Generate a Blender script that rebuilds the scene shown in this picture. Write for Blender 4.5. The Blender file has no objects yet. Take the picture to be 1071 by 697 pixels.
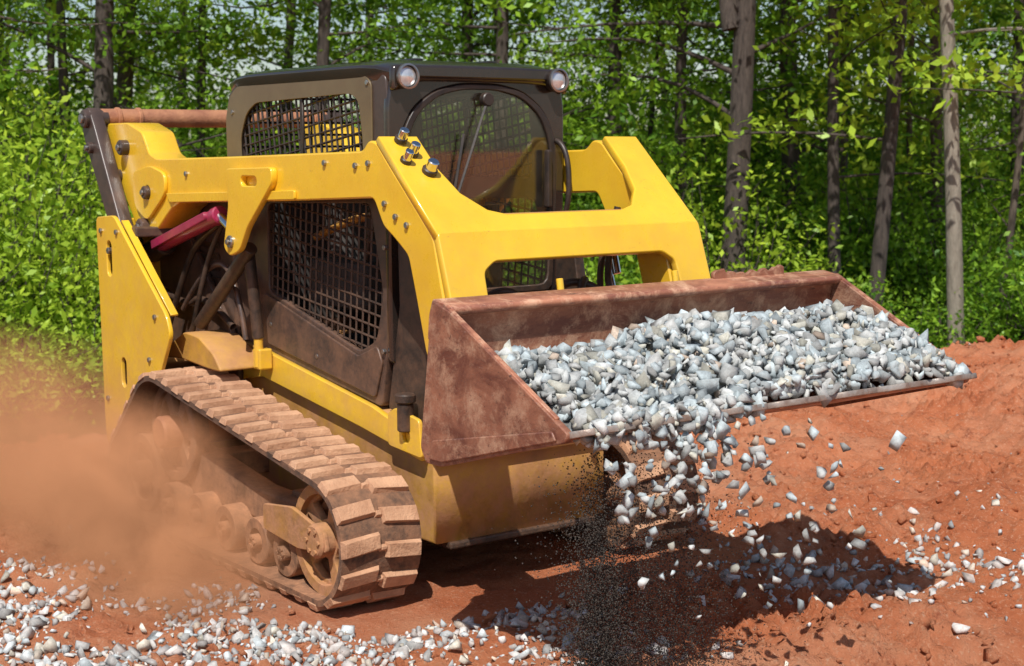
import bpy, bmesh, math, random
import numpy as np
from mathutils import Vector, Matrix, noise
random.seed(7); rng=np.random.default_rng(11)
S=bpy.context.scene; COL=bpy.context.collection

# ------------------------------------------------------------ node helpers
def newmat(name):
    m=bpy.data.materials.new(name); m.use_nodes=True
    nt=m.node_tree; b=nt.nodes['Principled BSDF']
    return m,nt,b
def N(nt,t,**k):
    n=nt.nodes.new(t)
    for a,v in k.items(): setattr(n,a,v)
    return n
def noise_n(nt,scale,detail=5,rough=.6,vec=None,dist=0):
    n=N(nt,'ShaderNodeTexNoise'); n.inputs['Scale'].default_value=scale
    n.inputs['Detail'].default_value=detail; n.inputs['Roughness'].default_value=rough
    n.inputs['Distortion'].default_value=dist
    if vec is not None: nt.links.new(vec,n.inputs['Vector'])
    return n.outputs['Fac']
def ramp(nt,fac,a,b,va=0.,vb=1.):
    n=N(nt,'ShaderNodeMapRange'); n.clamp=True
    nt.links.new(fac,n.inputs['Value'])
    n.inputs['From Min'].default_value=a; n.inputs['From Max'].default_value=b
    n.inputs['To Min'].default_value=va; n.inputs['To Max'].default_value=vb
    return n.outputs['Result']
def math_n(nt,op,a,b=None):
    n=N(nt,'ShaderNodeMath',operation=op)
    for i,v in enumerate((a,b)):
        if v is None: continue
        if isinstance(v,(int,float)): n.inputs[i].default_value=v
        else: nt.links.new(v,n.inputs[i])
    return n.outputs[0]
def mix(nt,fac,a,b,blend='MIX'):
    n=N(nt,'ShaderNodeMix',data_type='RGBA',blend_type=blend)
    if isinstance(fac,(int,float)): n.inputs[0].default_value=fac
    else: nt.links.new(fac,n.inputs[0])
    for i,v in ((6,a),(7,b)):
        if isinstance(v,(tuple,list)): n.inputs[i].default_value=(*v,1)
        else: nt.links.new(v,n.inputs[i])
    return n.outputs[2]
DUST=(.52,.25,.13)
def surf(name,c1,c2,scale=6,rough=.5,metal=0.,bump=.1,bscale=60,dust=.0,dustz=(.3,1.3),up=.3,lo=.35,hi=.65,coat=0.,chip=None):
    m,nt,b=newmat(name)
    geo=N(nt,'ShaderNodeNewGeometry'); pos=geo.outputs['Position']
    f=ramp(nt,noise_n(nt,scale,8,.65,pos),lo,hi)
    col=mix(nt,f,c1,c2)
    if chip:
        mp=N(nt,'ShaderNodeMapping'); nt.links.new(pos,mp.inputs[0]); mp.inputs['Scale'].default_value=(1,1,2.4)
        g=math_n(nt,'MULTIPLY',ramp(nt,noise_n(nt,26,9,.8,mp.outputs[0]),.60,.66),ramp(nt,noise_n(nt,2.1,4,.6,pos),.42,.62))
        col=mix(nt,math_n(nt,'MULTIPLY',g,.75),col,chip)
    if dust>0:
        sp=N(nt,'ShaderNodeSeparateXYZ'); nt.links.new(pos,sp.inputs[0])
        zl=ramp(nt,sp.outputs['Z'],dustz[0],dustz[1],1.,.12)
        nn=ramp(nt,noise_n(nt,9,9,.7,pos,.4),.38,.68)
        sn=N(nt,'ShaderNodeSeparateXYZ'); nt.links.new(geo.outputs['Normal'],sn.inputs[0])
        upf=ramp(nt,sn.outputs['Z'],.2,1.,0.,up)
        fine=ramp(nt,noise_n(nt,45,6,.7,pos),.4,.7)
        d=math_n(nt,'MULTIPLY',zl,math_n(nt,'ADD',math_n(nt,'MULTIPLY',nn,.8),math_n(nt,'MULTIPLY',fine,.35)))
        d=math_n(nt,'MULTIPLY',math_n(nt,'ADD',d,upf),dust)
        d=ramp(nt,d,0.,1.)
        col=mix(nt,d,col,DUST)
        r=math_n(nt,'ADD',math_n(nt,'MULTIPLY',d,.5),rough); nt.links.new(ramp(nt,r,0,1),b.inputs['Roughness'])
    else:
        nt.links.new(ramp(nt,f,0,1,rough-.06,rough+.1),b.inputs['Roughness'])
    nt.links.new(col,b.inputs['Base Color'])
    b.inputs['Metallic'].default_value=metal
    if coat: b.inputs['Coat Weight'].default_value=coat; b.inputs['Coat Roughness'].default_value=.10
    if bump:
        bn=N(nt,'ShaderNodeBump'); bn.inputs['Strength'].default_value=bump; bn.inputs['Distance'].default_value=.01
        nt.links.new(noise_n(nt,bscale,6,.6,pos),bn.inputs['Height']); nt.links.new(bn.outputs[0],b.inputs['Normal'])
    return m
YEL=surf('yellow_paint',(.84,.53,.024),(.74,.43,.022),3,.26,0,.05,25,dust=.6,dustz=(.4,1.7),up=.03,coat=.5,chip=(.34,.17,.04))
YELD=surf('dusty_yellow_paint',(.56,.31,.035),(.33,.16,.05),5,.5,0,.15,40,dust=1.1,dustz=(.25,1.1),chip=(.10,.05,.03))
YMUD=surf('muddy_yellow_paint',(.40,.20,.05),(.20,.10,.05),9,.7,0,.3,50,dust=1.1,dustz=(.2,.9),up=.2,chip=(.08,.04,.03))
UND=surf('undercarriage_dirt',(.16,.085,.045),(.06,.04,.03),6,.7,0,.3,50,dust=.9,dustz=(.1,.9),up=.3)
BRN=surf('dark_brown_paint',(.034,.026,.024),(.058,.042,.037),4,.32,0,.06,30,dust=.38,dustz=(.6,2.0),up=.1,chip=(.14,.09,.07))
OLV=surf('brown_cab_paint',(.15,.115,.06),(.12,.085,.045),4,.35,0,.05,30,dust=.2,dustz=(.6,2.0),up=.0)
BLK=surf('black_parts',(.012,.011,.011),(.03,.024,.02),8,.42,0,.1,50,dust=.3,dustz=(.2,2.0),up=.15)
ROOF=surf('roof_paint',(.018,.014,.013),(.03,.023,.02),3,.16,0,.03,30,dust=.08,up=.05,coat=.5)
STEEL=surf('bare_steel',(.45,.44,.42),(.25,.22,.2),20,.3,.9,.1,80)
CHR=surf('chrome_rod',(.7,.7,.7),(.6,.6,.6),10,.12,1.,0)
RUST=surf('rusty_tube',(.48,.22,.11),(.28,.11,.06),7,.6,.1,.4,60)
MAG=surf('red_primer_cylinder',(.34,.018,.075),(.24,.015,.055),8,.32,0,.05,40,dust=.2,dustz=(.5,2))
RUB=surf('track_rubber',(.03,.022,.018),(.07,.042,.03),12,.8,0,.4,60,dust=.75,dustz=(.0,1.1),up=.25)
LUG=surf('track_lug_dusty',(.60,.35,.21),(.36,.18,.10),5,.85,0,.6,70,dust=.3,dustz=(.0,1.),up=.1,chip=(.06,.035,.03))
def bucket_mat(name,k):
    m,nt,b=newmat(name)
    pos=N(nt,'ShaderNodeNewGeometry').outputs['Position']
    mp=N(nt,'ShaderNodeMapping'); nt.links.new(pos,mp.inputs[0]); mp.inputs['Scale'].default_value=(1,.35,1.6)
    a=ramp(nt,noise_n(nt,5,10,.7,mp.outputs[0],.6),.38,.62)
    c=mix(nt,a,(.150*k,.052*k,.036*k),(.36*k,.150*k,.085*k))
    a2=ramp(nt,noise_n(nt,9,10,.78,pos,.3),.48,.64)
    c=mix(nt,a2,c,(.50*k,.29*k,.185*k))
    a3=ramp(nt,noise_n(nt,38,8,.7,mp.outputs[0]),.6,.72)
    c=mix(nt,a3,c,(.05,.026,.022))
    mp2=N(nt,'ShaderNodeMapping'); nt.links.new(pos,mp2.inputs[0]); mp2.inputs['Scale'].default_value=(1,1,6); mp2.inputs['Rotation'].default_value=(0,.5,0)
    a4=ramp(nt,noise_n(nt,22,9,.8,mp2.outputs[0]),.62,.68)
    c=mix(nt,math_n(nt,'MULTIPLY',a4,.6),c,(.55,.46,.40))
    nt.links.new(c,b.inputs['Base Color']); nt.links.new(ramp(nt,a,0,1,.34,.6),b.inputs['Roughness'])
    b.inputs['Metallic'].default_value=.1
    bn=N(nt,'ShaderNodeBump'); bn.inputs['Strength'].default_value=.35; bn.inputs['Distance'].default_value=.006
    nt.links.new(noise_n(nt,60,8,.7,pos),bn.inputs['Height']); nt.links.new(bn.outputs[0],b.inputs['Normal'])
    return m
BKT=bucket_mat('worn_rusty_bucket_steel',.9); BKI=bucket_mat('scuffed_bucket_interior',1.35)
EDGE=surf('worn_cutting_edge',(.42,.38,.34),(.22,.13,.09),9,.4,.4,.3,60)
def glass_mat(name,tint,f0):
    m,nt,b=newmat(name); nt.nodes.remove(b)
    t=N(nt,'ShaderNodeBsdfTransparent'); t.inputs[0].default_value=(*tint,1)
    g=N(nt,'ShaderNodeBsdfGlossy'); g.inputs['Roughness'].default_value=.03
    d=N(nt,'ShaderNodeBsdfDiffuse'); d.inputs[0].default_value=(.35,.28,.2,1)
    lw=N(nt,'ShaderNodeFresnel'); lw.inputs[0].default_value=1.5
    mx=N(nt,'ShaderNodeMixShader'); nt.links.new(ramp(nt,lw.outputs[0],0,1,f0,1),mx.inputs[0]); nt.links.new(t.outputs[0],mx.inputs[1]); nt.links.new(g.outputs[0],mx.inputs[2])
    m2=N(nt,'ShaderNodeMixShader'); pos=N(nt,'ShaderNodeNewGeometry').outputs['Position']
    nt.links.new(ramp(nt,noise_n(nt,7,8,.7,pos),.35,.8,.01,.10),m2.inputs[0]); nt.links.new(mx.outputs[0],m2.inputs[1]); nt.links.new(d.outputs[0],m2.inputs[2])
    nt.links.new(m2.outputs[0],nt.nodes['Material Output'].inputs[0]); return m
GLS=glass_mat('tinted_cab_glass',(.80,.79,.75),.03)
LENS=surf('lamp_lens',(.75,.76,.78),(.55,.56,.58),30,.1,.6,.2,40)

# ------------------------------------------------------------ geometry helpers
def empty(name):
    e=bpy.data.objects.new(name,None); COL.objects.link(e); return e
LD=empty('compact_track_loader')
def addobj(name,me,mats,parent=LD,smooth=False):
    o=bpy.data.objects.new(name,me); COL.objects.link(o)
    for m in (mats if isinstance(mats,(list,tuple)) else [mats]): me.materials.append(m)
    if parent: o.parent=parent
    if smooth: me.polygons.foreach_set('use_smooth',[True]*len(me.polygons))
    return o
def plate(name,outer,mat,org,u,v,th,holes=(),bev=.004,parent=LD):
    """flat plate: 2-D outline (with holes) in the plane org+u*a+v*b, thickness th centred on it"""
    cu=bpy.data.curves.new(name,'CURVE'); cu.dimensions='2D'; cu.fill_mode='BOTH'
    cu.extrude=max(th/2-bev,.0005); cu.bevel_depth=bev; cu.bevel_resolution=1; cu.offset=-bev
    for loop in [outer]+list(holes):
        sp=cu.splines.new('POLY'); sp.points.add(len(loop)-1)
        for i,(a,b) in enumerate(loop): sp.points[i].co=(a,b,0,1)
        sp.use_cyclic_u=True
    o=bpy.data.objects.new('tmp',cu); COL.objects.link(o)
    bpy.context.view_layer.update()
    me=bpy.data.meshes.new_from_object(o.evaluated_get(bpy.context.evaluated_depsgraph_get()))
    bpy.data.objects.remove(o); bpy.data.curves.remove(cu)
    me.name=name; me.materials.clear()
    u=Vector(u).normalized(); v=Vector(v).normalized(); w=u.cross(v)
    M=Matrix((( u.x,v.x,w.x,org[0]),(u.y,v.y,w.y,org[1]),(u.z,v.z,w.z,org[2]),(0,0,0,1)))
    me.transform(M); me.update()
    return addobj(name,me,mat,parent)
def xz(name,outer,mat,y0,y1,holes=(),bev=.004,parent=LD):
    return plate(name,outer,mat,(0,(y0+y1)/2,0),(1,0,0),(0,0,1),abs(y1-y0),holes,bev,parent)
def yz(name,outer,mat,x0,x1,holes=(),bev=.004,parent=LD):
    return plate(name,outer,mat,((x0+x1)/2,0,0),(0,1,0),(0,0,1),abs(x1-x0),holes,bev,parent)
def rnd(pts,r=.03,n=4):
    """round polygon corners"""
    out=[]; k=len(pts)
    for i in range(k):
        p=Vector(pts[i]); a=Vector(pts[i-1]); b=Vector(pts[(i+1)%k])
        da=(a-p); db=(b-p); ra=min(r,da.length*.45); rb=min(r,db.length*.45)
        A=p+da.normalized()*ra; B=p+db.normalized()*rb
        for j in range(n+1):
            t=j/n; q=A*(1-t)**2+p*2*t*(1-t)+B*t*t; out.append((q.x,q.y))
    return out
def circ(cx,cz,r,n=20): return [(cx+r*math.cos(2*math.pi*i/n),cz+r*math.sin(2*math.pi*i/n)) for i in range(n)]
def slot(cx,cz,l,r,ang=0,n=8):
    o=[]
    for e in (1,-1):
        for i in range(n+1):
            a=-math.pi/2+math.pi*i/n+(0 if e>0 else math.pi)
            o.append((e*l/2+r*math.cos(a),r*math.sin(a)))
    c,s=math.cos(ang),math.sin(ang)
    return [(cx+a*c-b*s,cz+a*s+b*c) for a,b in o]
def box(name,c,s,mat,rot=(0,0,0),bev=.008,parent=LD):
    bm=bmesh.new(); bmesh.ops.create_cube(bm,size=1)
    for v in bm.verts: v.co=Vector((v.co.x*s[0],v.co.y*s[1],v.co.z*s[2]))
    if bev: bmesh.ops.bevel(bm,geom=bm.edges[:],offset=bev,segments=2,affect='EDGES',profile=.5)
    me=bpy.data.meshes.new(name); bm.to_mesh(me); bm.free()
    o=addobj(name,me,mat,parent); o.location=c; o.rotation_euler=rot; return o
def cyl(name,a,b,r,mat,n=20,r2=None,bev=.15,parent=LD):
    a=Vector(a); b=Vector(b); L=(b-a).length
    r2=r if r2 is None else r2; e=min(r*bev,L*.2)
    prof=[(0,0),(r-e,0),(r,e),(r2,L-e),(r2-e,L),(0,L)]
    return lathe(name,a,(b-a).normalized(),prof,mat,n,parent)
def lathe(name,org,ax,prof,mat,n=24,parent=LD,smooth=True):
    q=Vector(ax).to_track_quat('Z','Y'); vs=[];fs=[]
    for (r,h) in prof:
        for i in range(n):
            t=2*math.pi*i/n
            vs.append(Vector(org)+q@Vector((max(r,1e-4)*math.cos(t),max(r,1e-4)*math.sin(t),h)))
    for k in range(len(prof)-1):
        for i in range(n):
            j=(i+1)%n; fs.append((k*n+i,k*n+j,(k+1)*n+j,(k+1)*n+i))
    me=bpy.data.meshes.new(name); me.from_pydata(vs,[],fs); me.update()
    o=addobj(name,me,mat,parent)
    if smooth:
        me.polygons.foreach_set('use_smooth',[True]*len(me.polygons))
        me.set_sharp_from_angle(angle=math.radians(35))
    return o
def hose(name,pts,r,mat,parent=LD):
    cu=bpy.data.curves.new(name,'CURVE'); cu.dimensions='3D'; cu.bevel_depth=r; cu.bevel_resolution=3
    sp=cu.splines.new('NURBS'); sp.points.add(len(pts)-1)
    for i,p in enumerate(pts): sp.points[i].co=(*p,1)
    sp.use_endpoint_u=True; sp.order_u=3
    o=bpy.data.objects.new('tmp',cu); COL.objects.link(o); bpy.context.view_layer.update()
    me=bpy.data.meshes.new_from_object(o.evaluated_get(bpy.context.evaluated_depsgraph_get()))
    bpy.data.objects.remove(o); me.materials.clear()
    return addobj(name,me,mat,parent,True)
def bars(name,segs,r,mat,parent=LD):
    vs=[];fs=[]
    for a,b in segs:
        a=Vector(a);b=Vector(b);d=(b-a).normalized(); p=d.orthogonal().normalized(); q=d.cross(p); k=len(vs)
        for e in (a,b):
            for i in range(4):
                t=math.pi/4+i*math.pi/2; vs.append(e+p*r*math.cos(t)+q*r*math.sin(t))
        for i in range(4): fs.append((k+i,k+(i+1)%4,k+4+(i+1)%4,k+4+i))
    me=bpy.data.meshes.new(name); me.from_pydata(vs,[],fs); me.update(); return addobj(name,me,mat,parent)
def clipgrid(poly,sp,ang):
    c,s=math.cos(ang),math.sin(ang); out=[]
    pr=[(x*c+y*s,-x*s+y*c) for x,y in poly]; lo=min(p[1] for p in pr); hi=max(p[1] for p in pr)
    h=lo+sp*.5
    while h<hi:
        xs=[]
        for i in range(len(pr)):
            a=pr[i-1];b=pr[i]
            if (a[1]-h)*(b[1]-h)<0: xs.append(a[0]+(b[0]-a[0])*(h-a[1])/(b[1]-a[1]))
        xs.sort()
        for i in range(0,len(xs)-1,2):
            out.append(((xs[i]*c-h*s,xs[i]*s+h*c),(xs[i+1]*c-h*s,xs[i+1]*s+h*c)))
        h+=sp
    return out

# ============================================================ LOADER
for_side=[(-1.52,.42),(-1.52,.98),(-.80,.98),(-.51,.94),(.52,.79),(.86,.73),(.93,.66),(.93,.27),(-1.2,.27)]
xz('chassis_tub',for_side,YELD,-.465,.465,bev=.012)
box('chassis_front_lip',(.945,0,.64),(.04,.95,.05),YELD)
box('belly_plate',(0,0,.255),(1.9,.8,.03),BLK)
for s in (-1,1):
    yy=lambda a,b:(s*a,s*b)
    xz('chassis_side_rail',rnd([(-1.2,.86),(-.5,.955),(.5,.805),(.9,.70),(.9,.62),(.4,.70),(-.5,.82),(-1.2,.7)],.02),YEL,*yy(.47,.50))
    xz('inner_tower_plate',[(-1.6,.5),(-1.6,1.62),(-1.36,1.62),(-.95,1.2),(-.7,.95),(-.7,.7)],BRN,*yy(.50,.53))
    xz('tower_plate',rnd([(-1.63,1.57),(-1.40,1.585),(-1.33,1.53),(-.80,1.12),(-.755,1.03),(-.92,.77),(-1.30,.53),(-1.50,.40),(-1.58,.36),(-1.60,.45)],.035),YEL,*yy(.838,.86),
       holes=[slot(-1.47,1.36,.12,.032,math.pi/2),slot(-1.33,.78,.09,.032,math.pi/2)],bev=.004)
    xz('tower_slot_shade',[(-1.56,1.2),(-1.56,1.5),(-1.38,1.5),(-1.38,1.2)],BLK,*yy(.80,.81))  # black sheets behind both slots stand in for the shade inside the openings
    xz('tower_slot_shade',[(-1.42,.66),(-1.42,.90),(-1.22,.90),(-1.22,.66)],BLK,*yy(.80,.81))
    cyl('tower_pin',(-1.47,s*.80,1.40),(-1.47,s*.87,1.40),.018,STEEL,10)
    for bx_,bz_ in ((-1.56,1.50),(-1.36,1.50),(-1.54,.62),(-.92,1.10),(-1.0,.88)): cyl('tower_bolt',(bx_,s*.855,bz_),(bx_,s*.872,bz_),.014,STEEL,8)
    Lv=Vector((-.80+1.36,0,1.12-1.56)); ln=Lv.length
    plate('tower_flange',[(0,-.04),(ln,-.04),(ln,.0),(0,.0)],YEL,(-1.37,s*.83,1.555),tuple(Lv.normalized()),(0,s*1.,0),.014,bev=.003)
    box('tower_rear_plate',(-1.60,s*.67,1.0),(.04,.30,1.12),YEL)
    box('tower_cross_web',(-1.2,s*.66,.78),(.75,.28,.03),YELD,(0,.42,0))
    box('tower_gusset',(-1.40,s*.67,1.50),(.28,.26,.05),BRN)
    xz('track_fender',rnd([(-1.25,.86),(-.9,1.02),(-.74,1.01),(-.58,.94),(-.50,.86),(-.62,.86),(-.95,.88)],.03),YELD,*yy(.50,.72),bev=.008)
    xz('rear_lift_link',rnd([(-1.99,2.13),(-1.90,2.15),(-1.83,2.05),(-1.50,1.50),(-1.42,1.36),(-1.52,1.30),(-1.62,1.45),(-1.98,2.0)],.03),BRN,*yy(.70,.775),bev=.008)
    for (px,pz,r) in ((-1.915,2.085,.05),(-1.52,1.42,.045),(-1.86,1.93,.03)):
        cyl('pivot_pin',(px,s*.66,pz),(px,s*.80,pz),r,BRN)
        cyl('pivot_pin_cap',(px,s*.80,pz),(px,s*.815,pz),r*.5,STEEL)
    arm=[(-1.87,2.06),(-1.60,2.06),(-1.42,2.01),(-1.34,1.90),(-1.25,1.872),(-.43,1.885),(.75,1.91),(.80,1.955),(.86,1.945),(.93,1.875),
         (1.26,1.58),(1.31,1.40),(1.37,1.20),(1.56,1.08),(1.60,.95),(1.50,.88),(1.38,.93),(1.20,1.12),(1.13,1.35),(1.08,1.50),(.98,1.565),(.90,1.61),(.83,1.72),
         (.1,1.69),(-1.0,1.655),(-1.10,1.62),(-1.25,1.52),(-1.38,1.455),(-1.48,1.47),(-1.62,1.62),(-1.88,1.95)]
    xz('lift_arm',rnd(arm,.025,3),YEL,*yy(.50,.68),bev=.008)
    xz('lift_arm_rib',rnd([(-1.12,1.70),(.2,1.74),(.2,1.70),(-1.08,1.655)],.01),YEL,*yy(.68,.695),bev=.003)
    xz('cylinder_bracket',rnd([(-.42,1.83),(.03,1.84),(.03,1.77),(-.22,1.56),(-.30,1.45),(-.40,1.42),(-.46,1.46),(-.40,1.66)],.03),YEL,*yy(.68,.712),
       holes=[slot(-.19,1.775,.11,.022)],bev=.005)
    xz('rear_arm_boss',rnd([(-1.52,1.80),(-1.30,1.84),(-1.12,1.80),(-1.12,1.70),(-1.35,1.55),(-1.5,1.62)],.05),YEL,*yy(.68,.70),bev=.005,
       holes=[circ(-1.33,1.70,.035)])
    for px,pz,r in ((-1.33,1.70,.034),(-1.40,1.52,.045),(-.38,1.49,.03),(-1.62,1.93,.04),(-1.72,1.78,.035),(1.50,.97,.045)):
        cyl('arm_pin',(px,s*.67,pz),(px,s*.725,pz),r,BRN if r>.03 else STEEL)
        cyl('arm_pin_bolt',(px,s*.725,pz),(px,s*.738,pz),r*.45,STEEL,8)
    for px,pz in ((.70,1.85),(.80,1.86),(.92,1.70),(1.0,1.65),(-.9,1.80),(.45,1.86),(1.08,1.62)):
        cyl('arm_bolt',(px,s*.675,pz),(px,s*.692,pz),.013,STEEL,8)
    cyl('lift_cylinder_barrel',(-1.32,s*.66,1.42),(-.62,s*.66,1.60),.040,MAG)
    xz('lift_cylinder_guard',[(-1.28,1.455),(-.66,1.62),(-.65,1.585),(-1.27,1.41)],MAG,*yy(.60,.715),bev=.004)
    cyl('lift_cylinder_end',(-.64,s*.66,1.595),(-.58,s*.66,1.61),.045,MAG)
    cyl('lift_cylinder_rod',(-.6,s*.66,1.605),(-.38,s*.66,1.50),.022,CHR)
    cyl('lift_cylinder_rear',(-1.42,s*.64,1.39),(-1.25,s*.64,1.44),.06,BLK)
    cyl('stabiliser_link',(-.36,s*.62,1.46),(-.92,s*.62,1.05),.035,BLK)
    cyl('gas_strut_tube',(-.42,s*.60,1.44),(-.42,s*.56,1.02),.028,BLK)
    cyl('gas_strut_foot',(-.42,s*.56,1.04),(-.42,s*.56,.88),.022,YEL)
    box('strut_bracket',(-.42,s*.54,.92),(.07,.07,.10),YEL)
    hose('hydraulic_hose',[(-1.3,s*.62,1.0),(-1.1,s*.60,1.35),(-.9,s*.60,1.5),(-.6,s*.57,1.62)],.016,BLK)
    hose('hydraulic_hose',[(-1.1,s*.60,.9),(-.95,s*.62,1.15),(-.85,s*.58,1.45),(-.7,s*.57,1.60)],.014,BLK)
    hose('hydraulic_hose',[(-1.5,s*.58,1.2),(-1.2,s*.56,1.1),(-1.0,s*.56,1.2),(-.7,s*.55,1.05)],.018,BLK)
    hose('hydraulic_hose',[(-1.2,s*.58,1.1),(-1.0,s*.57,1.30),(-.75,s*.56,1.38),(-.6,s*.56,1.2),(-.55,s*.56,1.0)],.014,BRN)
    cyl('tilt_cylinder_barrel',(.98,s*.56,1.62),(1.22,s*.56,1.28),.045,BLK)
    cyl('tilt_cylinder_rod',(1.22,s*.56,1.28),(1.52,s*.50,.98),.024,CHR)
    hose('arm_hose',[(1.02,s*.46,1.66),(1.0,s*.42,1.45),(.98,s*.44,1.25),(1.2,s*.46,1.1)],.015,BLK)
    hose('arm_hose',[(.96,s*.47,1.60),(.90,s*.45,1.4),(.92,s*.46,1.2),(1.1,s*.46,1.05)],.015,BLK)
    cyl('step_post',(.80,s*.52,.74),(.80,s*.52,.86),.035,BLK)
    cyl('step_post_cap',(.80,s*.52,.86),(.80,s*.52,.90),.045,BLK)
    xz('front_tiedown_bracket',rnd([(.66,.66),(.66,.80),(.72,.83),(.90,.80),(.92,.64)],.02),YEL,*yy(.50,.52),holes=[circ(.80,.72,.03)])
    cyl('chrome_fitting',(.93,s*.50,1.50),(.97,s*.50,1.36),.02,CHR); cyl('chrome_fitting',(.90,s*.50,1.42),(.94,s*.50,1.30),.016,CHR)
for x,y,z,r in ((.90,-.60,1.955,.020),(.95,-.58,1.90,.020),(1.03,-.55,1.83,.024),(.98,-.63,1.87,.018)):
    cyl('quick_coupler',(x,y,z-.03),(x+.05,y+.0,z+.04),r,CHR,14)
    cyl('quick_coupler_collar',(x+.01,y,z-.01),(x+.025,y,z+.012),r*1.35,BLK,14)
sl=Vector((1.26-.86,0,1.58-1.945)); L=sl.length; sd=sl.normalized()
Uo=[(-.685,0),(-.685,L+.02),(.685,L+.02),(.685,0),(.50,0),(.495,L*.36),(.46,L*.62),(.38,L*.80),(.30,L*.85),(-.30,L*.85),(-.38,L*.80),(-.46,L*.62),(-.495,L*.36),(-.50,0)]
org=(.86+.012,0,1.945+.012)
plate('arm_cross_member_top',Uo,YEL,org,(0,1,0),tuple(sd),.035,bev=.006)
lo=Vector((1.335-1.26,0,1.36-1.58)).normalized()
fo=[(-.685,-.012),(-.685,.42),(-.515,.42),(-.500,.155),(-.44,.115),(.44,.115),(.500,.155),(.515,.42),(.685,.42),(.685,-.012)]
plate('arm_cross_member_front',rnd(fo,.02),YEL,(1.282,0,1.585),(0,1,0),tuple(lo),.035,bev=.006)
xz('arm_cross_tube',rnd([(1.04,1.66),(1.23,1.585),(1.25,1.49),(1.06,1.52)],.03),YELD,-.49,.49)
cyl('rear_cross_tube',(-1.92,-.70,2.09),(-1.92,.70,2.09),.05,RUST,28)
for y in (-.60,-.48,.60): cyl('rear_tube_collar',(-1.92,y-.012,2.09),(-1.92,y+.012,2.09),.058,RUST,28)
xz('engine_cover',rnd([(-1.62,.6),(-1.66,1.2),(-1.62,1.62),(-1.4,1.70),(-.80,1.74),(-.78,.9)],.06),BRN,-.49,.49,bev=.02)
for i in range(7): box('engine_vent_slat',(-1.15,-.497,1.08+i*.06),(.42,.012,.03),BLK,(.5,0,0),.002)
cyl('exhaust_stack',(-1.25,.2,1.7),(-1.25,.2,1.86),.04,BLK)
# ---- cab
upper=[(-.72,1.78),(-.73,1.98),(-.66,2.10),(-.56,2.155),(.34,2.175),(.41,2.14),(.44,1.95),(.44,1.78)]
lower=[(-.47,1.66),(-.47,1.24),(.36,1.03),(.50,1.09),(.56,1.30),(.46,1.685)]
side=[(-.87,1.0),(-.88,2.08),(-.84,2.19),(-.76,2.235),(.50,2.25),(.60,2.23),(.615,2.12),(.62,1.5),(.62,1.22),(.54,.80),(-.51,.945)]
for s in (-1,1):
    xz('cab_side_frame',rnd(side,.03,3),BRN,s*.43,s*.47,holes=[rnd(upper,.04),rnd(lower,.04)],bev=.006)
    xz('cab_window_surround',rnd([(-.86,1.76),(-.865,2.07),(-.82,2.18),(-.74,2.222),(.44,2.238),(.50,2.2),(.50,1.76)],.03,3),OLV,s*.470,s*.478,
       holes=[rnd([(-.705,1.79),(-.715,1.975),(-.65,2.09),(-.55,2.14),(.33,2.158),(.395,2.125),(.425,1.95),(.425,1.79)],.04)],bev=.002)
    seg=[]
    for poly,sp,angs in ((upper,.048,(math.radians(8),math.radians(98))),(lower,.052,(math.radians(-7),math.radians(85)))):
        for a in angs: seg+=[((p[0],s*.455,p[1]),(q[0],s*.455,q[1])) for p,q in clipgrid(poly,sp,a)]
    bars('side_window_mesh',seg,.006,BLK)
    xz('side_window_divider',[(-.14,1.78),(-.14,2.17),(-.115,2.17),(-.115,1.78)],BLK,s*.455,s*.468,bev=.002)
    xz('cab_lower_panel_trim',rnd([(-.52,1.20),(-.50,1.23),(.36,1.01),(.52,1.07),(.56,1.0),(.50,.84),(-.48,.985)],.02),BRN,s*.470,s*.482,bev=.004)
    for px,pz in ((.47,2.2),(.57,1.95),(.59,1.5),(-.79,2.1),(.57,1.05),(-.44,1.08),(.0,.97)):
        cyl('cab_bolt',(px,s*.468,pz),(px,s*.485,pz),.012,STEEL,8)
def roof():
    xs=np.linspace(-.86,.66,14); ys=np.linspace(-.49,.49,11); vs=[];fs=[]
    for x in xs:
        for y in ys:
            e=max(abs(x+.10)/.76,0); d=.03*max(0,(abs(y)/.49))**6+.035*e**8
            vs.append((x,y*(1-.06*e**10),2.305-d))
    n=len(ys)
    for i in range(len(xs)-1):
        for j in range(n-1): fs.append((i*n+j,(i+1)*n+j,(i+1)*n+j+1,i*n+j+1))
    me=bpy.data.meshes.new('cab_roof'); me.from_pydata(vs,[],fs); o=addobj('cab_roof',me,ROOF,LD,True)
    md=o.modifiers.new('s','SOLIDIFY'); md.thickness=.07; md.offset=-1
    md=o.modifiers.new('b','BEVEL'); md.width=.012; md.segments=3; md.limit_method='ANGLE'; md.angle_limit=math.radians(50)
roof()
box('roof_rib',(-.1,-.2,2.305),(1.1,.05,.012),ROOF,(0,0,0),.005); box('roof_rib',(-.1,.2,2.305),(1.1,.05,.012),ROOF,(0,0,0),.005)
arch=[(-.40,1.27),(-.425,1.85),(-.41,1.98),(-.35,2.09),(-.24,2.165),(-.1,2.195),(.1,2.195),(.24,2.165),(.35,2.09),(.41,1.98),(.425,1.85),(.40,1.27)]
FX=-.03
yz('cab_front_frame',rnd([(-.47,1.0),(-.475,2.1),(-.45,2.24),(.45,2.24),(.475,2.1),(.47,1.0)],.03,3),ROOF,.615+FX,.655+FX,holes=[rnd(arch,.05,3)],bev=.008)
yz('front_door_frame',rnd(arch,.05,3),BLK,.64+FX,.665+FX,holes=[rnd([(p[0]*.93,1.30 if i in(0,11) else 1.27+(p[1]-1.27)*.975) for i,p in enumerate(arch)],.05,3)],bev=.005)
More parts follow.
